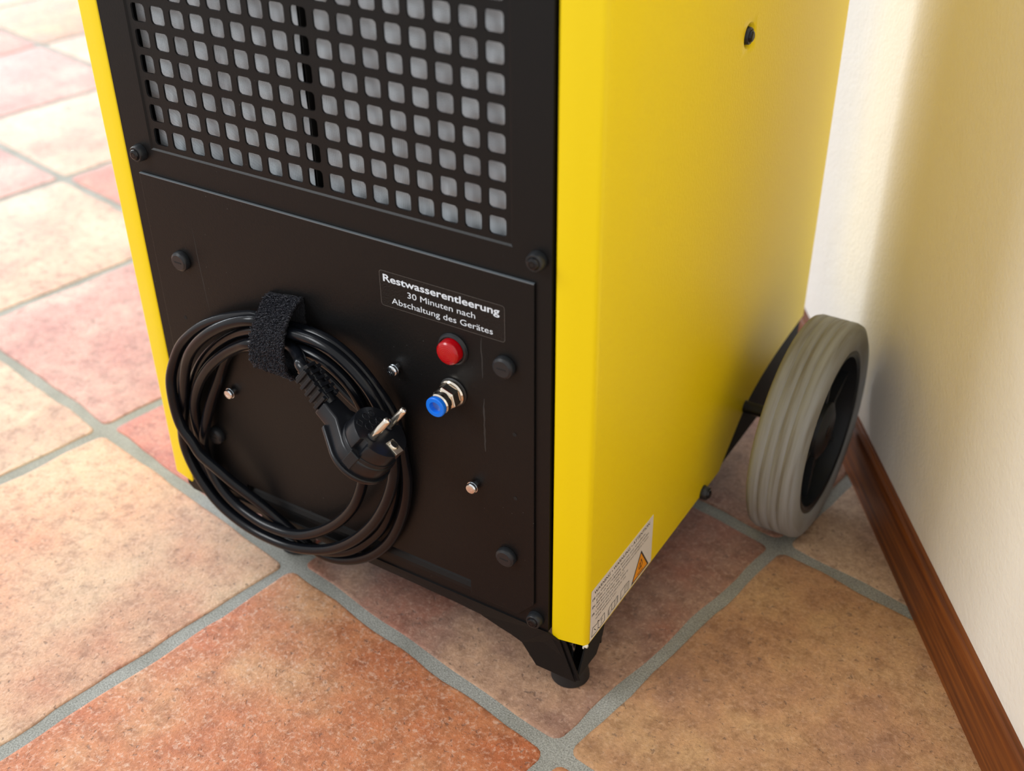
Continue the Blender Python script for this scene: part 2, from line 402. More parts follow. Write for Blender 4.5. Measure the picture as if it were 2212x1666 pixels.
for l in range(-8, 4):
    for m in range(-7, 8):
        base = NODE+E1*(T*(m-4))-E2*(T*(l-1))   # corner: joint m, joint l ; cell goes +E1 and -E2
        ctr = base+E1*T/2-E2*T/2
        if ctr.dot(WN) > WC+10: continue
        if ctr.y > 150 or ctr.x < -140 or ctr.y < -60: continue
        pts = [((base+E1*p[0]-E2*p[1]).x, (base+E1*p[0]-E2*p[1]).y) for p in tile_outline(l, m)][::-1]
        pts = clip_poly(pts, WN, WC+0.3)
        if len(pts) < 4: continue
        n = len(pts); cx = sum(p[0] for p in pts)/n; cy = sum(p[1] for p in pts)/n
        def ring(s, z): return [(cx+(p[0]-cx)*s, cy+(p[1]-cy)*s, z) for p in pts]
        b = M(); lo = ring(1.0, ZF-0.3); a = ring(0.9985, ZF-0.06); c2 = ring(0.994, ZF-0.015); d2 = ring(0.98, ZF)
        vs = lo+a+c2+d2; fs = [(j*n+i, j*n+(i+1) % n, (j+1)*n+(i+1) % n, (j+1)*n+i) for j in range(3) for i in range(n)]
        fs.append(tuple(3*n+i for i in range(n)))
        b.add(vs, fs)
        mt = SPECIAL.get((l, m)) or POOL[(l*5+m*3+l*m) % len(POOL)]
        b.build('floor_tile', mt, fl, loc=(cx, cy, ZF), smooth=50, weld=False); ntile += 1
def wall_pt(along, out, z):
    p = WN*(WC+out)+WD*along; return (p.x, p.y, z)
def wall_box(a0, a1, o0, o1, z0, z1):
    vs = [wall_pt(a, o, z) for z in (z0, z1) for o in (o0, o1) for a in (a0, a1)]
    return M().add(vs, [(0, 2, 3, 1), (4, 5, 7, 6), (0, 1, 5, 4), (2, 6, 7, 3), (0, 4, 6, 2), (1, 3, 7, 5)])
wl = wall_box(-60, 150, BOARD, BOARD+6, ZF-0.3, 90).build('wall_right', WALL)
tag(wl, 'off-white plastered wall to the right of the machine', None, None, 'structure')
prof = [(0.0, ZF), (0.0, ZF+2.35), (0.03, ZF+2.6), (0.12, ZF+2.78), (0.26, ZF+2.84), (0.34, ZF+2.82), (0.40, ZF+2.86), (BOARD, ZF+2.86), (BOARD, ZF)]
bb = M(); n = len(prof)
vs = [wall_pt(a, o, z) for a in (-60, 150) for (o, z) in prof]
bb.add(vs, [tuple(range(n)), tuple(range(n, 2*n))[::-1]]+[(i, (i+1) % n, n+(i+1) % n, n+i) for i in range(n)])
bbo = bb.build('baseboard_right', WOOD, smooth=40)
tag(bbo, 'reddish brown wooden baseboard along the right wall', None, None, 'structure')
bbo.data.transform(Matrix.Rotation(-math.atan2(WD.y, WD.x)+PI/2, 4, 'Z')); bbo.rotation_euler = (0, 0, math.atan2(WD.y, WD.x)-PI/2)

# ------------------------------------------------------------------ the dehumidifier
CXM = 8.02; XR = 19.85; XL = 2*CXM-XR; YB = 25.2; ZB = -18.58; ZT = 27.0
root = empty('dehumidifier', (CXM, 12.6, ZF))
tag(root, 'tall yellow and black wheeled dehumidifier standing on terracotta tiles beside the wall', 'dehumidifier')

def yellow_side(sgn, name='side_panel'):
    def X(x): return x if sgn > 0 else 2*CXM-x
    th = 0.07
    outer = [(18.33, 1.2), (18.27, 0.35)]+[(18.27+0.14*(1-math.cos(math.radians(a))), 0.02+0.16*(1-math.sin(math.radians(a)))) for a in (10, 30, 50, 70, 90)]
    outer += [(19.0, 0.15), (19.62, 0.27)]
    outer += [(19.62+0.22*math.sin(math.radians(a)), 0.50-0.22*math.cos(math.radians(a))) for a in (15, 35, 55, 75, 90)]
    outer += [(XR, y) for y in (3, 8, 12, 14.2, 14.8, 15.5, 16.3, 17.2, 18.1, 19, 20, 21, 22, 23, 24.2)]+[(XR, YB-0.1), (XR-0.1, YB), (17.9, YB)]
    CUT = [(14.2, ZB), (14.8, -18.1), (15.5, -17.55), (16.3, -16.9), (17.2, -16.25), (18.1, -15.9), (19, -15.65), (20, -15.45), (21, -15.3), (22, -15.2), (23, -15.12), (24.2, -15.05), (YB-0.1, -15.0)]
    def cutz(p, z):
        if p[1] <= 14.2: return z
        for (ya, za), (yb, zb_) in zip(CUT, CUT[1:]):
            if p[1] <= yb+1e-6: return za+(zb_-za)*(p[1]-ya)/(yb-ya)
        return -15.0
    inner = []
    for i, p in enumerate(outer):
        a = Vector(outer[max(i-1, 0)]); b = Vector(outer[min(i+1, len(outer)-1)]); t = (b-a).normalized()
        nn = Vector((-t.y, t.x)); inner.append((p[0]+nn.x*th, p[1]+nn.y*th))
    m = M(); n = len(outer)
    zb = [(ZB+0.30 if i < 3 else (ZB+0.16 if i < 5 else (ZB+0.03 if i < 7 else ZB))) for i in range(n)]
    zb = [cutz(p, z) for p, z in zip(outer, zb)]
    vs = []
    for ring, zz in ((outer, zb), (outer, [ZT]*n), (inner, [ZT]*n), (inner, zb)):
        vs += [(X(p[0]), p[1], z) for p, z in zip(ring, zz)]
    fs = []
    for r in range(4):
        r2 = (r+1) % 4
        for i in range(n-1): fs.append((r*n+i, r*n+i+1, r2*n+i+1, r2*n+i))
    fs += [(0, n, 2*n, 3*n), (n-1, 2*n-1, 3*n-1, 4*n-1)]
    m.add(vs, fs)
    return m.build(name, YELLOW, root, smooth=35)
sp = yellow_side(1)
# dimple around the upper side screw, pressed inwards out of the sheet
def cut_hole(o, cy, cz, r):
    me = o.data; bm = bmesh.new(); bm.from_mesh(me)
    ox = WLOC[o.name]
    tgt = W((XR, cy, cz))-ox
    # split the outer and inner sheets around the dimple
    for co, no in ((tgt-Vector((0, r*U, 0)), (0, 1, 0)), (tgt+Vector((0, r*U, 0)), (0, 1, 0)), (tgt-Vector((0, 0, r*U)), (0, 0, 1)), (tgt+Vector((0, 0, r*U)), (0, 0, 1))):
        bmesh.ops.bisect_plane(bm, geom=bm.verts[:]+bm.edges[:]+bm.faces[:], plane_co=co, plane_no=no)
    dl = [f for f in bm.faces if abs(f.calc_center_median().y-tgt.y) < r*U*0.9 and abs(f.calc_center_median().z-tgt.z) < r*U*0.9 and f.calc_center_median().x > tgt.x-0.2*U]
    bmesh.ops.delete(bm, geom=dl, context='FACES'); bm.to_mesh(me); bm.free()
cut_hole(sp, 12.22, 3.86, 0.75)
d = M(); SQ = 0.75; K = 24
def sqpt(a):
    c, s = math.cos(a), math.sin(a); k = SQ/max(abs(c), abs(s)); return (c*k, s*k)
rings = [[(XR, 12.22+sqpt(2*PI*(i+.0)/K)[0], 3.86+sqpt(2*PI*i/K)[1]) for i in range(K)]]
for r, dx in ((0.56, 0.0), (0.52, -0.02), (0.44, -0.14), (0.36, -0.26), (0.32, -0.30), (0.0001, -0.30)):
    rings.append([(XR+dx, 12.22+r*math.cos(2*PI*i/K), 3.86+r*math.sin(2*PI*i/K)) for i in range(K)])
d.add([p for r in rings for p in r], [(j*K+i, j*K+(i+1) % K, (j+1)*K+(i+1) % K, (j+1)*K+i) for j in range(len(rings)-1) for i in range(K)])
tag(d.build('screw_dimple', YELLOW, sp, smooth=50))
yellow_side(-1)
# small chip of bare metal at the lower front corner
M().obox((19.78, 0.38, ZB-0.05), (1, 0, 0), (0, 1, 0), (0, 0, 1), 0.09, 0.07, 0.07).obox((19.68, 0.33, ZB-0.14), (1, 0, 0), (0, 1, 0), (0, 0, 1), 0.035, 0.035, 0.08).build('edge_chip', CHIP, sp, bevel=0.03)
# carcass behind the panels (rear wall, floor tray, inner walls and top cap)
M().box(XL+0.25, XR-0.25, YB-0.4, YB-0.1, -17.5, ZT-0.3).build('rear_panel', BLACK, root, bevel=0.04)
M().box(XL+0.3, XR-0.3, 1.6, YB-0.5, -17.9, -17.6).build('base_tray', BLACK, root, bevel=0.04)
M().box(XL-0.1, XR+0.1, -0.2, YB+0.1, ZT-0.05, ZT+1.2).build('top_cover', PLASTIC, root, bevel=0.3, bseg=3)

# grille sheet with rounded square perforations
NX, NZ = 17, 25
g = M()
HW, HR = 0.355, 0.15
def hole_ring():
    out = []
    for cx, cz, a0 in ((HW-HR, HW-HR, 0), (-HW+HR, HW-HR, 90), (-HW+HR, -HW+HR, 180), (HW-HR, -HW+HR, 270)):
        for k in range(5):
            a = math.radians(a0+k*22.5); out.append((cx+HR*math.cos(a), cz+HR*math.sin(a)))
    return out
HRG = hole_ring()
OUT = []
for q, (sx, sz) in enumerate(((1, 1), (-1, 1), (-1, -1), (1, -1))):
    for k in range(5):
        a = math.radians(q*90+k*22.5); x, z = HRG[q*5+k]
        if k == 2: OUT.append((0.5*sx, 0.5*sz))
        elif (k < 2) == (q % 2 == 0): OUT.append((0.5*sx, z))
        else: OUT.append((x, 0.5*sz))
n = 20
for i in range(NX):
    for j in range(NZ):
        vs = [(i+x, 0, j+z) for x, z in OUT]+[(i+x, 0, j+z) for x, z in HRG]+[(i+x, 0.08, j+z) for x, z in HRG]
        fs = [(k, (k+1) % n, n+(k+1) % n, n+k) for k in range(n)]+[(n+k, n+(k+1) % n, 2*n+(k+1) % n, 2*n+k) for k in range(n)]
        g.add(vs, fs)
x0, x1, z0, z1 = -0.5, 16.5, -0.5, NZ-0.5
X0, X1, Z0, Z1 = -0.64, 16.64, -0.62, NZ-0.36
FY = -0.06
def rrq(x0, x1, z0, z1, y): return [(x0, y, z0), (x1, y, z0), (x1, y, z1), (x0, y, z1)]
a = rrq(x0, x1, z0, z1, 0); b1 = rrq(x0-.05, x1+.05, z0-.05, z1+.05, 0); b = rrq(X0, X1, Z0, Z1, FY)
for r1, r2 in ((a, b1), (b1, b)):
    for k in range(4): g.quad(r1[k], r1[(k+1) % 4], r2[(k+1) % 4], r2[k])
FX0, FX1 = -2.14, 18.2
c = rrq(FX0, FX1, Z0, ZT-0.1, FY)
for k in (1, 2, 3): g.quad(b[k], b[(k+1) % 4], c[(k+1) % 4], c[k])
# plain sheet below the grille, with the pressed trough near its foot
ZP = -16.3; ZQ = -17.75; ZR_ = -18.22
g.quad((FX0, FY, ZP), (FX1, FY, ZP), (FX1, FY, Z0), (FX0, FY, Z0))
g.quad((FX0, FY, ZQ), (1.8, FY, ZQ), (1.8, FY, ZP), (FX0, FY, ZP))
g.quad((14.45, FY, ZQ), (FX1, FY, ZQ), (FX1, FY, ZP), (14.45, FY, ZP))
tr = [(FY, ZQ), (FY+0.03, -17.6), (FY+0.12, -17.4), (FY+0.27, -17.15), (FY+0.4, -16.9), (FY+0.45, -16.6), (FY+0.45, ZP)]
for (ya, za), (yb, zb) in zip(tr, tr[1:]): g.quad((1.8, ya, za), (14.45, ya, za), (14.45, yb, zb), (1.8, yb, zb))
g.add([(1.8, y, z) for y, z in tr]+[(1.8, FY, ZP)], [tuple(range(8))]); g.add([(14.45, y, z) for y, z in tr]+[(14.45, FY, ZP)], [tuple(range(8))])
g.quad((FX0, FY, ZR_), (FX1, FY, ZR_), (FX1, FY, ZQ), (FX0, FY, ZQ))
# folded sides and foot
for x in (FX0, FX1): g.quad((x, FY, ZR_), (x, FY, ZT-0.1), (x, 1.4, ZT-0.1), (x, 1.4, ZR_))
g.quad((FX0, FY, ZR_), (FX1, FY, ZR_), (FX1, 0.1, ZR_-0.02), (FX0, 0.1, ZR_-0.02))
fp = g.build('front_panel', BLACK, root)
tag(fp, 'black front sheet with a grille of rounded square holes')

# filter behind the grille: two framed mesh mats with a dark gap, then darkness
M().box(-2.0, 18.0, 1.5, 1.6, -3, ZT-0.6).build('backing_plate', DARK, root)
def filt(xa, xb):
    m = M(); nx = 40; nz = 60; za, zb = -2.2, NZ+0.2
    vs = []; fs = []
    for j in range(nz+1):
        for i in range(nx+1):
            x = xa+(xb-xa)*i/nx; z = za+(zb-za)*j/nz
            y = 0.45+0.06*noise.noise(Vector((x*1.6, 0, z*0.35)))+0.04*noise.noise(Vector((x*3, 5, z*0.9)))
            vs.append((x, y, z))
    for j in range(nz):
        for i in range(nx): fs.append((j*(nx+1)+i, j*(nx+1)+i+1, (j+1)*(nx+1)+i+1, (j+1)*(nx+1)+i))
    m.add(vs, fs); o = m.build('filter_mat', FILTER, root, smooth=60, loc=(8, 0.45, 0))
    tag(o, 'pale grey woven filter mat behind the grille'); return o
f1 = filt(-0.575, 7.56)
f2 = filt(8.0, 17.6)
# the post between the mats, and the frame bar at the left
M().box(7.58, 7.64, 0.5, 1.3, -2.2, NZ).build('filter_edge', DARK, root)
M().lathe([(0.13, -2.0), (0.13, NZ)], (7.72, 0.9, 0), (0, 0, 1), 16).build('filter_rod', PLASTIC, root, smooth=60)
M().box(-1.1, -0.85, 0.5, 1.2, -2.2, NZ).build('filter_frame', PLASTIC, root, bevel=0.03)

# cover panel
CY = FY-0.11
pan = [(-1.52, -16.95), (-0.72, -17.83), (1.72, -17.83), (1.72, -16.97), (14.42, -17.02), (14.42, -17.83), (16.78, -17.83), (17.56, -16.95), (17.56, -1.76), (-1.52, -1.76)]
cv = M().prism(pan, 'y', FY-0.005, CY).build('cover_panel', BLACK, root, bevel=0.025)
tag(cv, 'plain black cover panel with clipped lower corners')
# pale strip painted as the light caught along the cover panel's top edge
EDGE = mat('painted_edge_highlight', (0.10, 0.12, 0.135, 1), 0.3)
M().prism([(FY-0.02, -1.757), (CY-0.004, -1.757), (CY-0.012, -1.772), (CY-0.012, -1.800), (CY+0.02, -1.800)], 'x', -1.5, 17.55).build('edge_highlight', EDGE, cv)
# small punched holes
for x, z in ((16.71, -8.48), (16.72, -11.58), (-0.35, -8.41), (-0.3, -11.5)):
    M().lathe([(0.09, 0.0), (0.09, 0.006)], (x, CY-0.004, z), (0, -1, 0), 14).build('punched_hole', DARK, cv, smooth=40)
# scuffs left where the sheet was handled
SCUFF = mat('scuff_mark', (0.030, 0.028, 0.027, 1), 0.7)
def scuff(x0, z0, x1, z1, w, k=9):
    m = M(); pts = []
    for i in range(k+1):
        t = i/k; pts.append((x0+(x1-x0)*t+random.uniform(-.02, .02), z0+(z1-z0)*t, w*(0.3+0.7*math.sin(PI*t))*random.uniform(.5, 1)))
    for a, b in zip(pts, pts[1:]): m.quad((a[0]-a[2], CY-0.003, a[1]), (a[0]+a[2], CY-0.003, a[1]), (b[0]+b[2], CY-0.003, b[1]), (b[0]-b[2], CY-0.003, b[1]))
    m.build('scuff', SCUFF, cv)
scuff(1.05, -3.6, 1.25, -7.6, 0.022); scuff(15.35, -7.3, 15.36, -9.8, 0.06, 14); scuff(15.3, -4.6, 15.32, -6.4, 0.03)

# lower lip of the base frame and its legs
lip = M()
LY0, LY1 = FY+0.0, FY+0.16
lipn = [(0.3, -18.80), (4.5, -18.80), (8.7, -18.85), (13.3, -18.95), (14.8, -19.05), (15.7, -19.3), (16.35, -19.45), (16.85, -19.62), (17.58, -20.64), (19.50, -20.64), (18.72, -18.62), (18.2, -18.25)]
top = [(0.3, ZR_), (4.5, ZR_), (8.7, ZR_), (13.3, ZR_), (14.8, ZR_)]
for i in range(4):
    lip.quad((top[i][0], LY0, top[i][1]), (top[i+1][0], LY0, top[i+1][1]), (lipn[i+1][0], LY1, lipn[i+1][1]), (lipn[i][0], LY1, lipn[i][1]))
poly = [(14.8, LY0, ZR_)]+[(x, LY1-0.02, z) for x, z in lipn[4:]]
poly[-1] = (18.2, LY0, ZR_)
lip.add(poly, [tuple(range(len(poly)))])
lpo = lip.build('base_frame', BLACK, root)
tag(lpo, 'black base frame with folded lower lip')
md = lpo.modifiers.new('thick', 'SOLIDIFY'); md.thickness = 0.07*U; md.offset = -1
# right front leg: bent corner bracket, side web, bolt, rubber foot
LYF = LY1-0.02
leg = M()
leg.prism([(18.72, -18.62), (18.95, -18.62), (19.68, -20.55), (19.5, -20.64)], 'y', LYF+0.01, LYF+0.09)
leg.box(17.6, 19.3, 0.15, 2.6, -20.66, -20.58)
lg = leg.build('leg', BLACK, root, bevel=0.02)
tag(lg, 'black bent steel corner leg at the front right')
M().prism([(0.25, -20.62), (1.95, -20.68), (2.5, -19.95), (3.0, -18.2), (1.5, -18.2)], 'x', 19.42, 19.5).box(17.7, 19.4, 2.55, 2.62, -20.6, -17.9).build('shaded_leg_web', DARK, lg)  # near-black colour stands in for shade; rear sheet added to darken the opening
M().lathe([(0.0, 0), (0.12, 0.0), (0.15, 0.06), (0.15, 1.2), (0.26, 1.2), (0.26, 1.42), (0.14, 1.42), (0.14, 1.6), (0, 1.62)], (18.75, 1.1, -20.6), (0, 0, 1), 16).build('foot_bolt', ZINC, lg, smooth=40)
def foot(cx, cy, parent):
    return M().lathe([(0, 0), (0.80, 0.0), (0.86, 0.05), (0.84, 0.22), (0.70, 0.95), (0.66, 1.12), (0, 1.12)], (cx, cy, ZF), (0, 0, 1), 40).build('rubber_foot', RUBBER, parent, smooth=40)
foot(18.62, 1.22, lg)
# left leg: shorter corner bracket and the inner support with its foot
leg2 = M()
leg2.prism([(-2.86, -18.0), (-2.90, -19.0), (-2.6, -19.26), (-1.9, -19.3), (0.35, -18.85), (0.35, -18.0)], 'y', 0.22, 0.32)
leg2.prism([(1.4, -18.2), (1.75, -20.62), (4.2, -20.62), (5.2, -19.2), (5.35, -18.2)], 'y', 0.55, 0.63)
leg2.box(1.75, 4.0, 0.6, 2.6, -20.66, -20.58)
lg2 = leg2.build('leg', BLACK, root, bevel=0.02)
foot(2.62, 1.75, lg2)
# black wheel gussets that show below the cut-away rear corners of the side panels
for sgn in (1, -1):
    xg = 19.68 if sgn > 0 else 2*CXM-19.68
    M().prism([(13.6, -18.56), (25.0, -18.56), (25.0, -14.5), (20.0, -15.0), (16.0, -15.5), (13.6, -17.6)], 'x', xg-0.05, xg+0.05).build('wheel_gusset', DARK, root)
# rear support rail that carries the axle
M().box(2.0, 17.0, 16.4, 18.2, -18.3, -17.7).build('axle_rail', BLACK, root, bevel=0.05)
AZ = ZF+5.5; AY = 16.98
M().lathe([(0.32, -12.2), (0.32, 16.2)], (CXM, AY, AZ), (1, 0, 0), 20).build('axle', BLACKSTEEL, root, smooth=50)
for x in (17.2, -1.4): M().box(x-0.1, x+0.1, AY-1, AY+1, AZ-0.6, -17.6).build('axle_bracket', BLACK, root, bevel=0.03)

# wheel: ridged grey tyre, black rim with ribs, hub cap
def wheel(sgn):
    R = 5.5
    def X(x): return x
    c = (CXM+sgn*(22.05-CXM), AY, ZF+R)
    ax = (sgn, 0, 0)
    prof = [(R*0.76, 0.0), (R*0.86, -0.02), (R*0.94, 0.04), (R*0.985, 0.16), (R, 0.36)]
    for gx in (0.70, 1.18, 1.66):
        prof += [(R, gx-0.06), (R-0.035, gx), (R, gx+0.06)]
    prof += [(R, 2.02), (R*0.985, 2.26), (R*0.93, 2.41), (R*0.86, 2.45), (R*0.79, 2.41), (R*0.76, 2.32), (R*0.755, 1.7), (R*0.75, 1.0), (R*0.75, 0.0), (R*0.76, 0.0)]
    root_w = M().lathe([(p[0], p[1]) for p in prof], c, ax, 96).build('wheel', TYRE, root, loc=c, smooth=45)
    if sgn > 0: tag(root_w, 'grey ridged rubber wheel with a black rim next to the wall')
    rim = M().lathe([(0.001, 0.5), (R*0.70, 0.5), (R*0.755, 0.2), (R*0.765, 2.3), (R*0.73, 2.34), (R*0.70, 2.25), (R*0.69, 1.4), (R*0.28, 1.3), (R*0.26, 2.0), (R*0.2, 2.15), (0.001, 2.15)], c, ax, 64)
    rim.build('rim', PLASTIC, root_w, loc=c, smooth=40)
    for k in range(6):
        a = 2*PI*k/6+0.35; dirv = Vector((0, math.cos(a), math.sin(a)))
        M().obox(Vector(c)+dirv*R*0.48+Vector((sgn*1.55, 0, 0)), (1, 0, 0), dirv, Vector((1, 0, 0)).cross(dirv), 0.28, R*0.22, 0.10).build('rim_rib', PLASTIC, root_w, bevel=0.03)
    return root_w
wheel(1); wheel(-1)

# ------------------------------------------------------------------ fixings on the front
def star(c, n, ro, ri, k=6):
    pass
def torx_screw(loc, parent=root, rot=None, label=None):
    m = M().lathe([(0, 0.0), (0.36, 0.0), (0.37, 0.03), (0.33, 0.30), (0.30, 0.34), (0.25, 0.34), (0.245, 0.31), (0.0, 0.31)], loc, (0, -1, 0), 32)
    o = m.build('screw', PLASTIC, parent, loc=loc, smooth=35)
    h = M().lathe([(0.235, 0.30), (0.235, 0.36), (0.20, 0.42), (0.13, 0.45), (0.125, 0.45)], loc, (0, -1, 0), 28)
    pts = []
    for i in range(24):
        a = 2*PI*i/24; r = 0.095+0.028*math.cos(6*a); pts.append((r*math.cos(a), r*math.sin(a)))
    K = 24; inner = [(loc[0]+p[0], loc[1]-0.45, loc[2]+p[1]) for p in pts]; deep = [(loc[0]+p[0]*.9, loc[1]-0.36, loc[2]+p[1]*.9) for p in pts]
    outr = [(loc[0]+0.125*math.cos(2*PI*i/K), loc[1]-0.45, loc[2]+0.125*math.sin(2*PI*i/K)) for i in range(K)]
    fs = [(i, (i+1) % K, K+(i+1) % K, K+i) for i in range(K)]+[(K+i, K+(i+1) % K, 2*K+(i+1) % K, 2*K+i) for i in range(K)]+[tuple(2*K+i for i in range(K))]
    h.add(outr+inner+deep, fs)
    hd = h.build('screw_head', BLACKSTEEL, o, loc=loc, smooth=35)
    return o
s0 = torx_screw((17.66, FY, -0.84))
tag(s0, 'black star-drive screw in a domed collar')
dup(s0, W((-1.28, FY, -0.86)), root)
dup(s0, W((17.62, FY, -17.72)), root)
ss = dup(s0, W((XR-0.28, 12.22, 3.86)), root, (0, 0, PI/2))
ss2 = dup(s0, W((XR-0.02, 12.17, -18.50)), root, (0, 0, PI/2))

def slotted_cap(loc):
    m = M().lathe([(0, 0), (0.44, 0.0), (0.45, 0.02), (0.45, 0.17), (0.42, 0.24), (0.33, 0.30), (0.0, 0.30)], loc, (0, -1, 0), 36)
    o = m.build('slotted_cap', PLASTIC, root, loc=loc, smooth=30)
    M().box(loc[0]-0.2, loc[0]+0.2, loc[1]-0.312, loc[1]-0.24, loc[2]-0.032, loc[2]+0.032).build('slot', DARK, o, loc=loc, bevel=0.01)
    return o
c0 = slotted_cap((0.15, CY, -5.42))
tag(c0, 'round black plastic fastener with a slot')
for x, z in ((16.34, -5.50), (16.30, -14.76), (0.36, -14.52)): dup(c0, W((x, CY, z)), root)

def zinc_screw(x, z):
    loc = (x, CY, z)
    m = M().lathe([(0, 0), (0.13, 0.0), (0.13, 0.14), (0.24, 0.14), (0.255, 0.17), (0.255, 0.21), (0.2, 0.215), (0.235, 0.22), (0.235, 0.32), (0.20, 0.37), (0.12, 0.39)], loc, (0, -1, 0), 28)
    K = 16
    pts = []
    for i in range(K):
        a = 2*PI*i/K; r = 0.10 if i % 4 == 0 else (0.07 if i % 2 else 0.04); pts.append((r*math.cos(a), r*math.sin(a)))
    K = 16
    o_ = [(x+0.12*math.cos(2*PI*i/K), CY-0.39, z+0.12*math.sin(2*PI*i/K)) for i in range(K)]
    i_ = [(x+p[0], CY-0.392, z+p[1]) for p in pts]; d_ = [(x+p[0]*.7, CY-0.30, z+p[1]*.7) for p in pts]
    m.add(o_+i_+d_, [(i, (i+1) % K, K+(i+1) % K, K+i) for i in range(K)]+[(K+i, K+(i+1) % K, 2*K+(i+1) % K, 2*K+i) for i in range(K)]+[tuple(2*K+i for i in range(K))])
    o = m.build('zinc_screw', ZINC, root, loc=loc, smooth=30)
    return o
z0_ = zinc_screw(11.27, -7.23)
tag(z0_, 'small shiny zinc cross-head screw')
for x, z in ((1.86, -11.58), (14.82, -11.66)): dup(z0_, W((x, CY, z)), root)

# indicator lamp
lc = (14.05, CY, -5.48)
il = M().lathe([(0, 0), (0.66, 0), (0.67, 0.04), (0.63, 0.12), (0.56, 0.15), (0.53, 0.10), (0, 0.10)], lc, (0, -1, 0), 44).build('indicator_lamp', PLASTIC, root, loc=lc, smooth=30)
tag(il, 'round red indicator lamp in a black bezel')
M().lathe([(0.50, 0.08), (0.50, 0.34), (0.485, 0.42), (0.43, 0.48), (0.36, 0.505), (0.20, 0.525), (0.001, 0.53)], lc, (0, -1, 0), 44).build('lens', LENS, il, loc=lc, smooth=60)
# push-in hose fitting
fc = (13.98, CY, -7.44)
ff = M().lathe([(0, 0), (0.60, 0), (0.61, 0.05), (0.57, 0.09), (0.55, 0.09)], fc, (0, -1, 0), 40).build('hose_fitting', RUBBER, root, loc=fc, smooth=30)
tag(ff, 'nickel push-in hose fitting with a blue release collar')
M().lathe([(0.56, 0.09), (0.57, 0.20), (0.52, 0.26), (0.3, 0.26)], fc, (0, -1, 0), 40).build('flange', NICKEL, ff, loc=fc, smooth=30)
M().lathe([(0.3, 0.22), (0.46, 0.22), (0.54, 0.30), (0.54, 0.66), (0.47, 0.74), (0.3, 0.74)], fc, (0, -1, 0), 6, phase=0.2).build('hex_nut', NICKEL, ff, loc=fc, bevel=0.03)
M().lathe([(0.3, 0.72), (0.42, 0.74), (0.44, 0.80), (0.44, 1.02), (0.40, 1.08), (0.3, 1.08)], fc, (0, -1, 0), 40).build('body_ring', NICKEL, ff, loc=fc, smooth=30)
M().lathe([(0.3, 1.06), (0.36, 1.06), (0.36, 1.10), (0.41, 1.14), (0.42, 1.18), (0.42, 1.26), (0.39, 1.30), (0.25, 1.30), (0.235, 1.27), (0.23, 0.75), (0.001, 0.75)], fc, (0, -1, 0), 40).build('release_collar', BLUE, ff, loc=fc, smooth=35)

# ------------------------------------------------------------------ labels
RX = (1, 0, 0); UZ = (0, 0, 1)
lb = M().prism(rrect(10.78, 16.36, -4.52, -2.98, 0.12, 4), 'y', CY, CY-0.008).build('function_label', BLACKLABEL, root)
tag(lb, 'black sticker with white German lettering above the red lamp')
LINEM = mat('label_edge', (0.10, 0.095, 0.09, 1), 0.4)
rr = rrect(10.79, 16.35, -4.51, -2.99, 0.12, 4); e = M(); nn = len(rr)
ri = rrect(10.805, 16.335, -4.495, -3.005, 0.105, 4)
for k in range(nn): e.quad((rr[k][0], CY-0.010, rr[k][1]), (rr[(k+1) % nn][0], CY-0.010, rr[(k+1) % nn][1]), (ri[(k+1) % nn][0], CY-0.010, ri[(k+1) % nn][1]), (ri[k][0], CY-0.010, ri[k][1]))
e.build('label_edge', LINEM, lb)
text_mesh('text_line', 'Restwasserentleerung', WHITEPRINT, lb, (10.96, CY-0.012, -3.43), RX, UZ, 5.17, 0.315, 0.016)
text_mesh('text_line', '30 Minuten nach', WHITEPRINT, lb, (12.06, CY-0.012, -3.875), RX, UZ, 3.02, 0.265, 0.0)
text_mesh('text_line', 'Abschaltung des Ger\u00e4tes', WHITEPRINT, lb, (11.30, CY-0.012, -4.32), RX, UZ, 4.53, 0.265, 0.0)

RY = (0, 1, 0); XS = XR+0.012
wb = M().prism([(0.56, -18.50), (6.38, -18.50), (6.32, -15.72), (0.56, -15.68)], 'x', XR, XS).build('warning_label', PAPER, root)
tag(wb, 'white multilingual warning sticker with an orange triangle near the lower corner')
def st(body, y, z, w, h, bold=0.0): return text_mesh('text_line', body, BLACKPRINT, wb, (XS+0.003, y, z), RY, UZ, w, h, bold)
st('WARNING \u2022 WARNUNG \u2022 ATTENTION', 0.82, -16.04, 5.15, 0.19, 0.012)
rows = [('DE', 'Das Ger\u00e4t muss in einem Raum mit einer Grundfl\u00e4che', 4.55), (None, 'gr\u00f6\u00dfer als 4 m\u00b2 aufgestellt, betrieben und gelagert werden.', 4.95),
        ('EN', 'Appliance shall be installed, operated and stored in a room', 4.9), (None, 'with floor area larger than 4 m\u00b2.', 2.6),
        ('FR', "L'appareil doit \u00eatre install\u00e9, utilis\u00e9 et", 2.95), (None, 'entrepos\u00e9 dans une pi\u00e8ce avec une', 2.75), (None, 'surface sup\u00e9rieure \u00e0 4 m\u00b2.', 1.9)]
z = -16.30
for tagt, body, w in rows:
    if tagt: st(tagt, 0.66, z, 0.24, 0.125, 0.03)
    st(body, 1.0, z, w, 0.13, 0.004); z -= 0.215
def line_art(name, segs, w=0.018, mt=BLACKPRINT):
    m = M()
    for (a, b) in segs:
        a = Vector(a); b = Vector(b); d = (b-a).normalized(); nn = Vector((-d.y, d.x))*w; ee = d*w
        m.quad(*[(XS+0.004, p.x, p.y) for p in (a-nn-ee, b-nn+ee, b+nn+ee, a+nn-ee)])
    return m.build(name, mt, wb, weld=False)
def pl(pts, closed=False): return list(zip(pts, pts[1:]))+([(pts[-1], pts[0])] if closed else [])
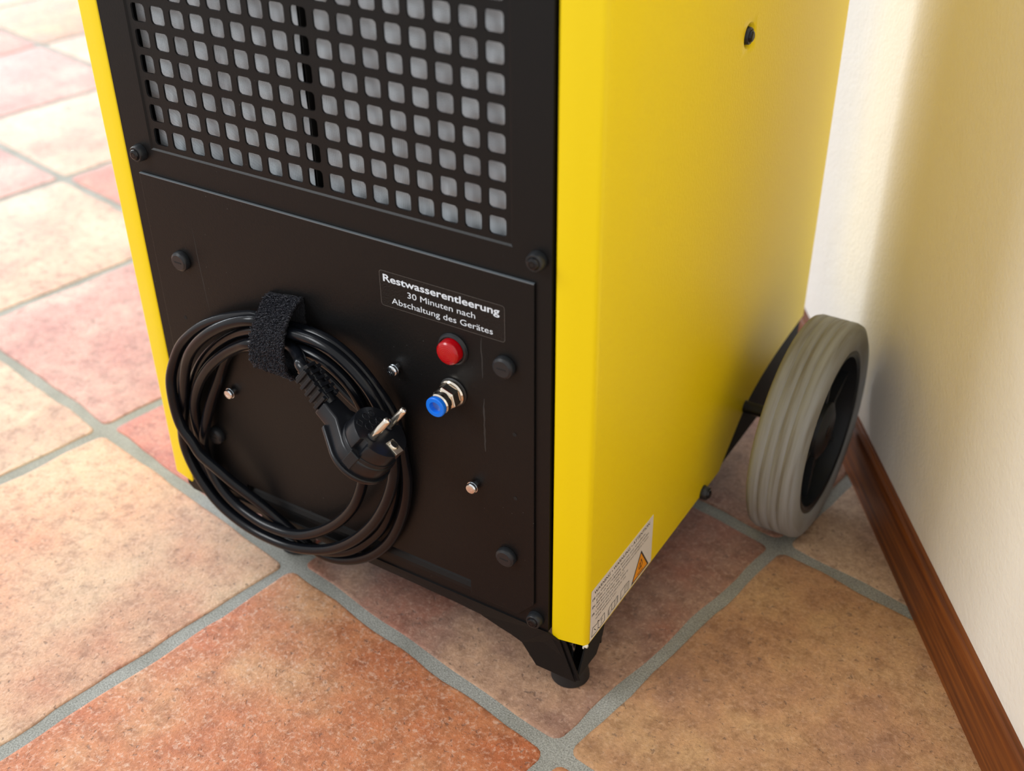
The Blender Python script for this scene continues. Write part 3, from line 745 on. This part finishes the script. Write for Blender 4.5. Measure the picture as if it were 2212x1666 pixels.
line_art('book_symbol', pl([(0.68, -18.35), (0.78, -17.88), (1.15, -17.95), (1.25, -17.85), (1.35, -17.95), (1.82, -17.88), (1.86, -18.35), (1.4, -18.40), (1.27, -18.30), (1.12, -18.40)], True)+pl([(1.25, -17.85), (1.27, -18.30)])+pl([(0.9, -18.05), (1.05, -18.22)])+pl([(1.5, -18.05), (1.62, -18.02), (1.55, -18.25)]))
line_art('stack_symbol', pl([(2.25, -18.38), (2.25, -17.98), (2.5, -17.90), (2.8, -17.95), (3.0, -17.88), (3.0, -18.28), (2.75, -18.36), (2.5, -18.30)], True)+pl([(2.18, -18.4), (2.18, -18.04)])+pl([(2.5, -17.9), (2.5, -18.3)])+pl([(2.8, -17.95), (2.76, -18.36)])+pl([(3.07, -17.92), (3.07, -18.3)]))
line_art('booklet_symbol', pl([(3.35, -18.38), (3.35, -17.92), (3.75, -17.86), (4.12, -17.90), (4.12, -18.36), (3.75, -18.32)], True)+pl([(3.75, -17.86), (3.75, -18.32)])+pl([(3.95, -18.05), (3.95, -18.22)])+pl([(3.9, -17.99), (4.0, -17.99)]))
tri = [(4.36, -18.42), (6.12, -18.42), (5.24, -16.98)]
def shrink(pts, k):
    cx = sum(p[0] for p in pts)/3; cz = sum(p[1] for p in pts)/3; return [(cx+(p[0]-cx)*k, cz+(p[1]-cz)*k) for p in pts]
M().add([(XS+0.003, p[0], p[1]) for p in tri], [(0, 1, 2)]).build('triangle_border', BLACKPRINT, wb)
M().add([(XS+0.005, p[0], p[1]) for p in shrink(tri, 0.82)], [(0, 1, 2)]).build('warning_triangle', ORANGE, wb)
o = line_art('flame_symbol', pl([(4.98, -18.22), (5.5, -18.22)])+pl([(5.12, -18.02), (5.08, -17.85), (5.18, -17.68), (5.22, -17.78), (5.27, -17.52), (5.38, -17.72), (5.42, -17.88), (5.36, -18.02)], True)+pl([(5.2, -18.0), (5.25, -17.85), (5.3, -18.0)]), 0.022)
o.location.x += 0.003*U

# ------------------------------------------------------------------ power cord coiled and hung on the panel, with its angled plug
CORD=[(9.16,-2.56,-7.23),(8.40,-2.52,-6.74),(8.00,-2.02,-6.98),(6.87,-1.22,-7.16),(5.83,-0.92,-7.11),(4.69,-0.77,-6.61),(3.50,-0.72,-6.94),(2.10,-0.72,-7.57),(0.98,-0.77,-8.29),(-0.04,-0.87,-9.26),(-0.57,-0.97,-10.16),(-0.92,-1.12,-11.14),(-0.90,-1.27,-11.86),(-0.77,-1.37,-12.93),(-0.51,-1.42,-13.74),(0.06,-1.42,-14.38),(0.34,-1.42,-14.89),(1.22,-1.32,-15.50),(1.99,-1.12,-16.21),(2.98,-0.82,-17.04),(4.08,-0.52,-18.09),(4.91,-0.46,-18.61),(5.81,-0.46,-18.98),(6.95,-0.47,-18.99),(8.16,-0.47,-18.52),(9.39,-0.47,-17.62),(10.41,-0.47,-16.38),(11.05,-0.47,-15.04),(11.44,-0.47,-13.75),(11.60,-0.47,-12.48),(11.51,-0.47,-11.54),(11.45,-0.52,-10.47),(11.33,-0.62,-9.42),(11.01,-0.72,-8.64),(10.63,-0.77,-8.11),(10.05,-0.77,-7.50),(9.21,-0.72,-6.95),(8.25,-0.67,-6.63),(7.12,-0.62,-6.57),(6.14,-0.62,-6.65),(5.47,-0.72,-6.71),(4.85,-1.07,-6.54),(3.93,-1.17,-6.82),(3.05,-1.22,-7.28),(2.11,-1.27,-7.94),(1.21,-1.27,-8.79),(0.50,-1.22,-9.74),(-0.07,-1.12,-10.99),(-0.54,-0.97,-12.26),(-1.01,-0.82,-13.56),(-1.34,-0.77,-14.70),(-1.29,-0.82,-15.61),(-0.88,-0.87,-16.62),(-0.20,-0.92,-17.53),(0.68,-0.97,-18.21),(1.93,-1.02,-18.66),(3.23,-1.02,-18.87),(4.79,-1.02,-18.80),(6.36,-1.02,-18.32),(7.69,-1.02,-17.60),(8.94,-1.02,-16.52),(10.04,-1.02,-15.14),(10.83,-1.02,-13.69),(11.26,-0.97,-12.41),(11.35,-0.92,-11.63),(11.32,-0.92,-10.50),(11.21,-1.02,-9.44),(10.98,-1.12,-8.63),(10.63,-1.22,-7.85),(9.97,-1.27,-7.16),(9.06,-1.27,-6.63),(8.11,-1.22,-6.44),(7.02,-1.12,-6.51),(6.03,-1.07,-6.66),(4.60,-0.97,-7.12),(3.45,-0.82,-7.70),(2.36,-0.72,-8.47),(1.34,-0.62,-9.41),(0.53,-0.57,-10.36),(-0.18,-0.52,-11.50),(-0.70,-0.47,-12.61),(-0.90,-0.46,-13.60),(-0.89,-0.46,-14.54),(-0.87,-0.46,-15.94),(-0.35,-0.46,-17.08),(0.52,-0.46,-18.01),(1.59,-0.46,-18.62),(3.01,-0.46,-18.93),(4.42,-0.46,-19.06),(5.00,-0.46,-19.00),(6.57,-0.62,-18.60),(7.99,-0.62,-17.95),(9.10,-0.57,-16.99),(10.16,-0.52,-15.57),(10.85,-0.47,-13.64),(10.97,-0.46,-12.36),(10.84,-0.46,-11.09),(10.43,-0.46,-10.30),(9.85,-0.46,-9.77),(9.17,-0.46,-9.36),(8.58,-0.47,-8.94),(7.89,-0.52,-8.39),(7.19,-0.57,-7.92),(6.48,-0.62,-7.67),(5.48,-0.62,-7.69),(4.56,-1.12,-7.69),(3.67,-1.07,-8.15),(2.71,-1.02,-8.83),(1.73,-1.02,-9.72),(0.96,-0.97,-10.65),(0.37,-0.92,-11.63),(-0.05,-0.87,-12.64),(-0.20,-0.82,-13.64),(-0.18,-0.77,-14.53),(0.03,-0.77,-15.95),(0.61,-0.82,-17.07),(1.48,-0.87,-17.72),(2.63,-0.97,-18.01),(3.75,-1.02,-18.10),(5.30,-1.02,-17.88),(6.73,-1.02,-17.09),(8.03,-1.02,-15.95),(9.00,-1.02,-14.67),(9.49,-0.97,-13.53),(9.70,-0.92,-12.61),(9.84,-0.92,-11.65),(10.00,-0.92,-10.52),(10.13,-1.02,-9.49),(10.01,-1.12,-8.70),(9.67,-1.22,-8.00),(8.97,-1.27,-7.42),(7.99,-1.22,-7.15),(6.96,-1.12,-7.23),(5.86,-1.02,-7.50),(4.11,-0.62,-8.30),(2.97,-0.47,-8.79),(2.14,-0.46,-9.44),(1.42,-0.46,-10.86),(0.85,-0.52,-12.04),(0.47,-0.67,-13.12),(0.10,-0.74,-14.18),(-0.20,-0.68,-15.06),(-0.28,-0.62,-15.89),(-0.17,-0.54,-16.73)]
cp = resample(catmull(CORD, 6), 0.16, 3)
cord = M().tube(cp, 0.25, 16).build('power_cord', SHEATH, None, smooth=60, weld=False)
tag(cord, 'glossy black power cord wound in a loose coil in front of the black panel', 'power cord')
PP = Vector((12.19, -2.6, -8.50)); S = Vector((-.07, .978, -.196)).normalized(); NV = Vector((.581, .2, .789)); NV = (NV-S*NV.dot(S)).normalized(); E = NV.cross(S).normalized()
if E.x > 0: E = -E
def pp(a, b, c): return PP+S*a+E*b+NV*c
def fo(pts, lo, hi, name, mt, parent, bevel=0.03, smooth=None):
    return M().fprism(pts, PP, S, E, NV, lo, hi).build(name, mt, parent, bevel=bevel, smooth=smooth)
# face section with guide notches and earth recess
R0 = 1.17; outl = []
for i in range(72):
    a = 2*PI*i/72; x, y = R0*math.cos(a), R0*math.sin(a)
    if abs(y) < 0.20: x = math.copysign(0.98, x)
    if abs(x) < 0.26 and y < 0: y = -0.98
    outl.append((x, y))
plug = fo(outl, -0.95, 0, 'plug', PLUGM, cord, bevel=0.02, smooth=30)
tag(plug, 'black angled earthed mains plug')
outl2 = [(1.21*math.cos(2*PI*i/48), 1.21*math.sin(2*PI*i/48)) for i in range(48)]
body = M().fprism([p for p in outl2], PP, S, E, NV, -1.42, -0.62)
shell = arc(0, 0, 1.27, 160, 380, 30)+[(0.62, 1.25), (0.47, 2.2), (-0.47, 2.2), (-0.62, 1.25)]
shell = [(x, y) for x, y in arc(0, 0, 1.27, 150, 390, 32)]+[(0.50, 1.55), (0.44, 2.35), (-0.44, 2.35), (-0.50, 1.55)]
M().fprism(shell, PP, S, E, NV, -1.50, -0.78).build('plug_shell', PLUGM, plug, bevel=0.10, bseg=3, smooth=40)
body.build('plug_collar', PLUGM, plug, bevel=0.05, smooth=30)
shell2 = [(x*1.10, y*1.10) for x, y in shell[:33]]+[(0.60, 1.7), (-0.60, 1.7)]
M().fprism(shell2, PP, S, E, NV, -1.62, -1.42).build('plug_back', PLUGM, plug, bevel=0.06, bseg=3, smooth=40)
# side grips
for sg in (-1, 1):
    M().obox(pp(1.24*sg, -0.1, -0.95), S, E, NV, 0.08, 0.22, 0.36).build('plug_grip', PLUGM, plug, bevel=0.03)
# strain relief: tapered core with staggered ribs
M().tube([pp(0, 2.2, -0.98), pp(0, 2.6, -0.92), pp(0, 3.2, -0.80), pp(0, 3.9, -0.77)], 0.31, 16).build('strain_relief', PLUGM, plug, smooth=50)
for k in range(5):
    y = 2.42+k*0.30; w = 0.50-0.02*k
    for (a, c, ha, hc) in ((0, 0.0, w, 0.09), ):
        m = M()
        ctr = pp(0, y, -0.95+0.045*k)
        m.obox(ctr+S*0.36, S, E, NV, 0.14, 0.07, 0.36); m.obox(ctr-S*0.36, S, E, NV, 0.14, 0.07, 0.36)
        m.obox(ctr+NV*0.33+E*0.15, S, E, NV, 0.26, 0.07, 0.10); m.obox(ctr-NV*0.33+E*0.15, S, E, NV, 0.26, 0.07, 0.10)
        m.build('relief_rib', PLUGM, plug, bevel=0.02)
for sg in (-1, 1):
    M().obox(pp(sg*0.30, 3.05, -0.86), S, E, NV, 0.05, 0.75, 0.30).build('relief_rail', PLUGM, plug, bevel=0.02)
for sg in (-1, 1):
    c = pp(sg*0.576, 0, 0)
    M().lathe([(0.155, -0.1), (0.155, 1.02), (0.145, 1.08), (0.11, 1.13), (0.05, 1.155), (0.001, 1.16)], c, NV, 24).build('pin', NICKEL, plug, smooth=50)
    M().lathe([(0.20, -0.02), (0.20, 0.05), (0.165, 0.09), (0.16, 0.09)], c, NV, 24).build('pin_collar', PLUGM, plug, smooth=40)
# earth clip and earth socket
clip = M()
clip.obox(pp(0, -0.80, 0.02), S, E, NV, 0.24, 0.30, 0.025); clip.obox(pp(0, -1.04, -0.25), S, E, NV, 0.2, 0.02, 0.28)
CLIPM = mat('brushed_contact_metal', (0.8, 0.74, 0.62, 1), 0.38, 0.9)
clip.build('earth_contact', CLIPM, plug, bevel=0.01)
M().lathe([(0.20, 0.0), (0.21, 0.04), (0.175, 0.08), (0.16, 0.0)], pp(0, -0.72, 0.04), NV, 28).build('socket_ring', NICKEL, plug, smooth=50)
M().lathe([(0.15, 0.0), (0.15, 0.012)], pp(0, -0.72, 0.048), NV, 24).build('earth_socket', DARK, plug)
# moulded relief on the face: rings and an approval diamond
rel = M()
for (a, b, r) in ((-0.32, 0.40, 0.16), (0.05, 0.48, 0.16), (0.40, 0.42, 0.14), (-0.05, 0.80, 0.15), (0.32, 0.80, 0.13)):
    ring = [pp(a+r*math.cos(t*PI/8), b+r*math.sin(t*PI/8), 0.002) for t in range(16)]
    rel.tube(ring, 0.014, 6, True)
dm = [pp(-0.68, 0.62, 0.002), pp(-0.52, 0.74, 0.002), pp(-0.36, 0.86, 0.002)]
q = [pp(-0.62, 0.55, .002), pp(-0.42, 0.68, .002), pp(-0.50, 0.90, .002), pp(-0.72, 0.76, .002)]
rel.tube(q, 0.012, 6, True)
rel.build('moulded_marks', PLUGM, plug, smooth=60, weld=False)

# ------------------------------------------------------------------ hook-and-loop strap around the coil
LP = [(-.20, -5.72), (-.50, -5.84), (-.82, -6.08), (-1.20, -6.50), (-1.48, -7.0), (-1.64, -7.6), (-1.58, -8.1), (-1.32, -8.42), (-.90, -8.5), (-.50, -8.35), (-.32, -7.9), (-.28, -7.2), (-.28, -6.5), (-.24, -6.0)]
RP = [(-.20, -5.46), (-.48, -5.52), (-.80, -5.68), (-1.16, -6.02), (-1.45, -6.5), (-1.64, -7.15), (-1.62, -7.85), (-1.42, -8.35), (-1.02, -8.62), (-.60, -8.5), (-.34, -8.0), (-.28, -7.2), (-.28, -6.4), (-.24, -5.8)]
def closed_cr(P, sub):
    n = len(P); P = [Vector(p) for p in P]; out = []
    for i in range(n):
        p0, p1, p2, p3 = P[i-1], P[i], P[(i+1) % n], P[(i+2) % n]
        for k in range(sub):
            t = k/sub; out.append(0.5*((2*p1)+(-p0+p2)*t+(2*p0-5*p1+4*p2-p3)*t*t+(-p0+3*p1-3*p2+p3)*t**3))
    return out
A = closed_cr(LP, 8); Bq = closed_cr(RP, 8); NN = len(A); NW = 26
sm = M(); vs = []; nrmls = []
cen = Vector((-0.85, -7.1))
for i in range(NN):
    for layer in (0, 1):
        for k in range(NW+1):
            t = k/NW; p = A[i].lerp(Bq[i], t)
            tg = (A[(i+1) % NN]-A[i-1]).lerp(Bq[(i+1) % NN]-Bq[i-1], t).normalized()
            nn = Vector((-tg.y, tg.x));
            if nn.dot(p-cen) < 0: nn = -nn
            th = 0.13 if layer else 0.0
            r = 0.022 if layer else 0.0
            x = 5.0+1.80*t+(random.uniform(-.03, .03) if k in (0, NW) else 0)
            h = noise.noise(Vector((x*9, p.x*9, p.y*9)))*0.03 if layer else 0
            q = p+nn*(th+h+random.uniform(-r, r))
            vs.append((x, q.x, q.y))
            if layer: nrmls.append(((x, q.x, q.y), (0, nn.x, nn.y)))
W2 = NW+1; fs = []
for i in range(NN):
    j = (i+1) % NN; a0 = i*2*W2; b0 = j*2*W2
    for k in range(NW):
        fs.append((a0+W2+k, a0+W2+k+1, b0+W2+k+1, b0+W2+k)); fs.append((a0+k, b0+k, b0+k+1, a0+k+1))
    fs.append((a0, a0+W2, b0+W2, b0)); fs.append((a0+NW, b0+NW, b0+W2+NW, a0+W2+NW))
sm.add(vs, fs)
sroot = empty('cable_strap', (5.9, -0.9, -8.6))
tag(sroot, 'black fuzzy hook-and-loop strap holding the coiled power cord', 'strap')
sm.build('strap_band', FUZZ, sroot, smooth=80)
fz = M(); rnd = random.Random(3)
for _ in range(5200):
    (p, nv) = rnd.choice(nrmls)
    if p[1] > -0.35: continue
    p = Vector(p)+Vector((rnd.uniform(-.04, .04), rnd.uniform(-.03, .03), rnd.uniform(-.04, .04))); nv = Vector(nv)
    t1 = Vector((rnd.uniform(-1, 1), rnd.uniform(-1, 1), rnd.uniform(-1, 1))); t1 = (t1-nv*t1.dot(nv)).normalized(); t2 = nv.cross(t1)
    r = rnd.uniform(0.035, 0.075); pts = []
    for k in range(5):
        a = PI*k/4; pts.append(p+t1*r*math.cos(a)+nv*r*1.1*math.sin(a)+t2*r*0.4*math.sin(2*a))
    fz.tube(pts, 0.0115, 3)
fo_ = fz.build('strap_fibres', FUZZ2, sroot, smooth=80, weld=False); fo_['kind'] = 'stuff'
print('tiles', ntile, 'objects', len(bpy.data.objects))
